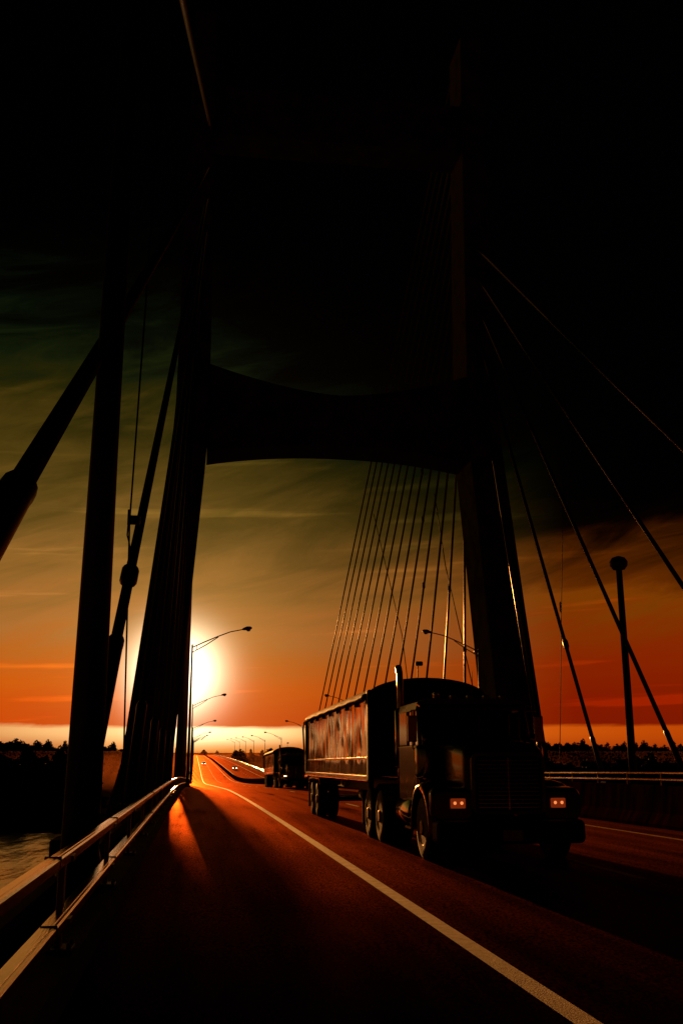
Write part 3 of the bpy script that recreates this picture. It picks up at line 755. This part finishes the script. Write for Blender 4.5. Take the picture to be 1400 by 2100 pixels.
# ------------------------------------------------------------------ sun and sky
SUN_AZ, SUN_EL = -1.15, 4.25
sv = Vector((math.sin(R(SUN_AZ))*math.cos(R(SUN_EL)), math.cos(R(SUN_AZ))*math.cos(R(SUN_EL)), math.sin(R(SUN_EL))))
sl = bpy.data.lights.new('sun', 'SUN'); so = bpy.data.objects.new('sun', sl); COL.objects.link(so)
sl.energy = 5.0; sl.angle = R(.5); sl.color = (1, .36, .075)
so.rotation_mode = 'QUATERNION'; so.rotation_quaternion = sv.to_track_quat('Z', 'Y')
so.location = (0, 60, 60)

w = bpy.data.worlds.new('World'); scene.world = w; w.use_nodes = True
nt = w.node_tree; N = nt.nodes; Lk = nt.links
bg = N['Background']
def mth(op, a, b=None, c=None, clamp=False):
    n = N.new('ShaderNodeMath'); n.operation = op; n.use_clamp = clamp
    for i, v in enumerate((a, b, c)):
        if v is None: continue
        if isinstance(v, (int, float)): n.inputs[i].default_value = v
        else: Lk.new(v, n.inputs[i])
    return n.outputs[0]
def rampn(fac, stops, interp='LINEAR'):
    n = N.new('ShaderNodeValToRGB'); cr = n.color_ramp; cr.interpolation = interp
    while len(cr.elements) < len(stops): cr.elements.new(.5)
    for e, (p, c) in zip(cr.elements, stops): e.position = p; e.color = (*c, 1)
    Lk.new(fac, n.inputs['Fac']); return n.outputs['Color']
def mixc(f, a, b, mode='MIX'):
    n = N.new('ShaderNodeMixRGB'); n.blend_type = mode
    for i, v in zip((0, 1, 2), (f, a, b)):
        if isinstance(v, (int, float)): n.inputs[i].default_value = v if i == 0 else (v, v, v, 1)
        elif isinstance(v, tuple): n.inputs[i].default_value = (*v, 1)
        else: Lk.new(v, n.inputs[i])
    return n.outputs[0]
def mapr(v, a, b, c, d, smooth=False):
    n = N.new('ShaderNodeMapRange'); n.interpolation_type = 'SMOOTHSTEP' if smooth else 'LINEAR'
    Lk.new(v, n.inputs['Value'])
    for k, q in zip(('From Min', 'From Max', 'To Min', 'To Max'), (a, b, c, d)): n.inputs[k].default_value = q
    return n.outputs['Result']
tc = N.new('ShaderNodeTexCoord'); sp = N.new('ShaderNodeSeparateXYZ'); Lk.new(tc.outputs['Generated'], sp.inputs[0])
X, Y, Z = sp.outputs
el = mth('MULTIPLY', mth('ARCSINE', Z), 180/PI)
az = mth('MULTIPLY', mth('ARCTAN2', X, Y), 180/PI)
absaz = mth('ABSOLUTE', az)
cv = N.new('ShaderNodeCombineXYZ')
# clouds: bands that climb slightly to the right
Lk.new(mth('MULTIPLY', az, .078), cv.inputs[0]); Lk.new(mth('MULTIPLY', mth('SUBTRACT', el, mth('MULTIPLY', az, .24)), .34), cv.inputs[1])
n1 = N.new('ShaderNodeTexNoise'); n1.inputs['Scale'].default_value = 1.35; n1.inputs['Detail'].default_value = 8; n1.inputs['Roughness'].default_value = .62; n1.inputs['Distortion'].default_value = .8
Lk.new(cv.outputs[0], n1.inputs['Vector'])
cv2 = N.new('ShaderNodeCombineXYZ')
Lk.new(mth('MULTIPLY', az, .05), cv2.inputs[0]); Lk.new(mth('MULTIPLY', mth('SUBTRACT', el, mth('MULTIPLY', az, .04)), .9), cv2.inputs[1]); cv2.inputs[2].default_value = 5.3
n2 = N.new('ShaderNodeTexNoise'); n2.inputs['Scale'].default_value = 1.2; n2.inputs['Detail'].default_value = 6; Lk.new(cv2.outputs[0], n2.inputs['Vector'])
cl = mth('SUBTRACT', n1.outputs['Fac'], .5); cl2 = mth('SUBTRACT', n2.outputs['Fac'], .5)
pos = mth('MAXIMUM', mth('ADD', az, 3.0), 0.0)
ee = mth('ADD', el, mth('MULTIPLY', mth('MINIMUM', pos, 16.0), mapr(el, 7, 18, .03, .40, True)))
ee = mth('SUBTRACT', ee, mth('MULTIPLY', cl, mapr(el, 3, 13, 1.8, 11.0, True)))
ee = mth('SUBTRACT', ee, mth('MULTIPLY', cl2, mapr(el, 1.5, 6, .5, 2.4, True)))
S = lambda e: e/40
fe = mth('DIVIDE', ee, 40.0, clamp=True)
left_c = rampn(fe, [
    (S(0), (.58, .045, .0005)), (S(2.2), (.61, .07, .001)), (S(3.6), (.62, .10, .002)), (S(5), (.50, .125, .011)), (S(6.7), (.42, .15, .027)), (S(9), (.29, .125, .022)), (S(12), (.155, .078, .012)),
    (S(15), (.086, .049, .006)), (S(17.6), (.044, .029, .0030)), (S(19.5), (.019, .0165, .0016)), (S(21.5), (.006, .010, .002)), (S(23.5), (.0014, .0032, .001)), (S(25.5), (.0002, .0004, .0002)), (S(28), (.00003, .00004, .00003))])
right_c = rampn(fe, [
    (S(0), (.20, .008, .0001)), (S(3), (.22, .010, .0001)), (S(5), (.235, .016, .0002)), (S(7), (.215, .026, .0004)), (S(8.6), (.19, .040, .0008)), (S(10.2), (.110, .021, .0004)), (S(12.2), (.060, .012, .0003)),
    (S(13.8), (.024, .005, .0001)), (S(15.2), (.007, .0014, .0001)), (S(16.6), (.0012, .0003, .0001)), (S(19), (.0001, .0001, .00005))])
main = mixc(mapr(az, 2, 21, 0, 1, False), left_c, right_c)
# thin bright cloud streaks
main = mixc(1.0, main, mixc(1.0, main, mapr(cl2, .10, .22, 0, .55, True), 'MULTIPLY'), 'ADD')
# light slit between the cloud deck and the ground
edge = mth('ADD', mth('ADD', 1.32, mth('MULTIPLY', cl2, .5)), mth('MULTIPLY', cl, .35))
cv3 = N.new('ShaderNodeCombineXYZ'); Lk.new(mth('MULTIPLY', az, .16), cv3.inputs[0]); Lk.new(mth('MULTIPLY', el, .5), cv3.inputs[1])
n3 = N.new('ShaderNodeTexNoise'); n3.inputs['Scale'].default_value = 1.0; n3.inputs['Detail'].default_value = 5; Lk.new(cv3.outputs[0], n3.inputs['Vector'])
edge = mth('ADD', edge, mth('MULTIPLY', mth('SUBTRACT', n3.outputs['Fac'], .5), .38))
inb = mth('SUBTRACT', 1.0, mth('DIVIDE', mth('ADD', mth('SUBTRACT', el, edge), .09), .20, clamp=True), clamp=True)
A = lambda a: (a+60)/120
band = rampn(mth('DIVIDE', mth('ADD', az, 60.0), 120.0, clamp=True), [
    (A(-60), (.25, .05, .004)), (A(-25), (.7, .28, .06)), (A(-11), (.80, .36, .11)), (A(-4), (1.2, .7, .28)), (A(-.5), (1.9, 1.5, .8)), (A(3), (1.6, 1.1, .5)), (A(7), (.98, .42, .10)), (A(12), (.80, .20, .022)),
    (A(20), (.60, .090, .003)), (A(28), (.48, .055, .001)), (A(60), (.15, .02, .001))])
fog = rampn(mth('DIVIDE', mth('ADD', az, 60.0), 120.0, clamp=True), [
    (A(-60), (.10, .012, .001)), (A(-11), (.42, .055, .003)), (A(0), (.85, .28, .04)), (A(6), (.62, .12, .010)), (A(14), (.42, .05, .003)), (A(26), (.36, .035, .002)), (A(60), (.08, .01, .001))])
lowc = mixc(mapr(mth('ADD', el, mth('MULTIPLY', cl2, .5)), -.15, 1.1, 0, 1, True), fog, band)
col = mixc(inb, main, lowc)
# haze glow round the sun
dp = N.new('ShaderNodeVectorMath'); dp.operation = 'DOT_PRODUCT'; Lk.new(tc.outputs['Generated'], dp.inputs[0]); dp.inputs[1].default_value = sv
ang = mth('MULTIPLY', mth('ARCCOSINE', mth('MINIMUM', dp.outputs['Value'], 1.0)), 180/PI)
g1 = mth('MULTIPLY', mth('EXPONENT', mth('MULTIPLY', mth('POWER', mth('DIVIDE', ang, 1.95), 2.0), -1.0)), 4.0)
g2 = mth('MULTIPLY', mth('EXPONENT', mth('DIVIDE', ang, -3.0)), .50)
col = mixc(1.0, col, mixc(1.0, (1.0, .88, .58), g1, 'MULTIPLY'), 'ADD')
col = mixc(1.0, col, mixc(1.0, (1.0, .50, .12), g2, 'MULTIPLY'), 'ADD')
# the sky away from the sunset is nearly dark
col = mixc(1.0, col, mixc(mth('GREATER_THAN', az, 0.0), mapr(absaz, 22, 70, 1.0, .035, True), mapr(absaz, 28, 85, 1.0, .035, True)), 'MULTIPLY')
# a trace of the plain twilight sky
sky = N.new('ShaderNodeTexSky'); sky.sky_type = 'NISHITA'; sky.sun_disc = False; sky.sun_elevation = R(SUN_EL); sky.sun_rotation = R(SUN_AZ)
sky.air_density = 2.0; sky.dust_density = 6.0
col = mixc(1.0, col, mixc(1.0, mixc(1.0, sky.outputs['Color'], (1.0, .55, .22), 'MULTIPLY'), (.00005, .00005, .00005), 'MULTIPLY'), 'ADD')
Lk.new(col, bg.inputs['Color']); bg.inputs['Strength'].default_value = 1.0

# ------------------------------------------------------------------ haze
# thin evening mist lying on the far bank, thinning upwards
hm = bpy.data.materials.new('evening_mist'); hm.use_nodes = True
hn = hm.node_tree.nodes; hn.remove(hn['Principled BSDF'])
pv = hn.new('ShaderNodeVolumePrincipled'); pv.inputs['Color'].default_value = (.95, .34, .10, 1); pv.inputs['Density'].default_value = .00020; pv.inputs['Anisotropy'].default_value = .3
hm.node_tree.links.new(pv.outputs['Volume'], hn['Material Output'].inputs['Volume'])
for k, top in enumerate((-11, -7.5, -4.5, -1.5, 1.5)):
    hz = MB().b2(-1500+k*7, 1500-k*7, 590+k*13, 1700-k*9, -25.6+k*.1, top).build('ground_mist', None); tag(hz, kind='stuff')
    hz.data.materials.append(hm)

# ------------------------------------------------------------------ render settings
scene.render.engine = 'CYCLES'
scene.cycles.max_bounces = 6; scene.cycles.volume_bounces = 0; scene.cycles.transparent_max_bounces = 12
scene.cycles.use_denoising = True
scene.cycles.sample_clamp_indirect = 4.0
scene.view_settings.view_transform = 'Standard'; scene.view_settings.look = 'None'
scene.view_settings.exposure = 0.0; scene.view_settings.gamma = 1.0; scene.view_settings.use_curve_mapping = False
scene.render.resolution_x = 682; scene.render.resolution_y = 1024
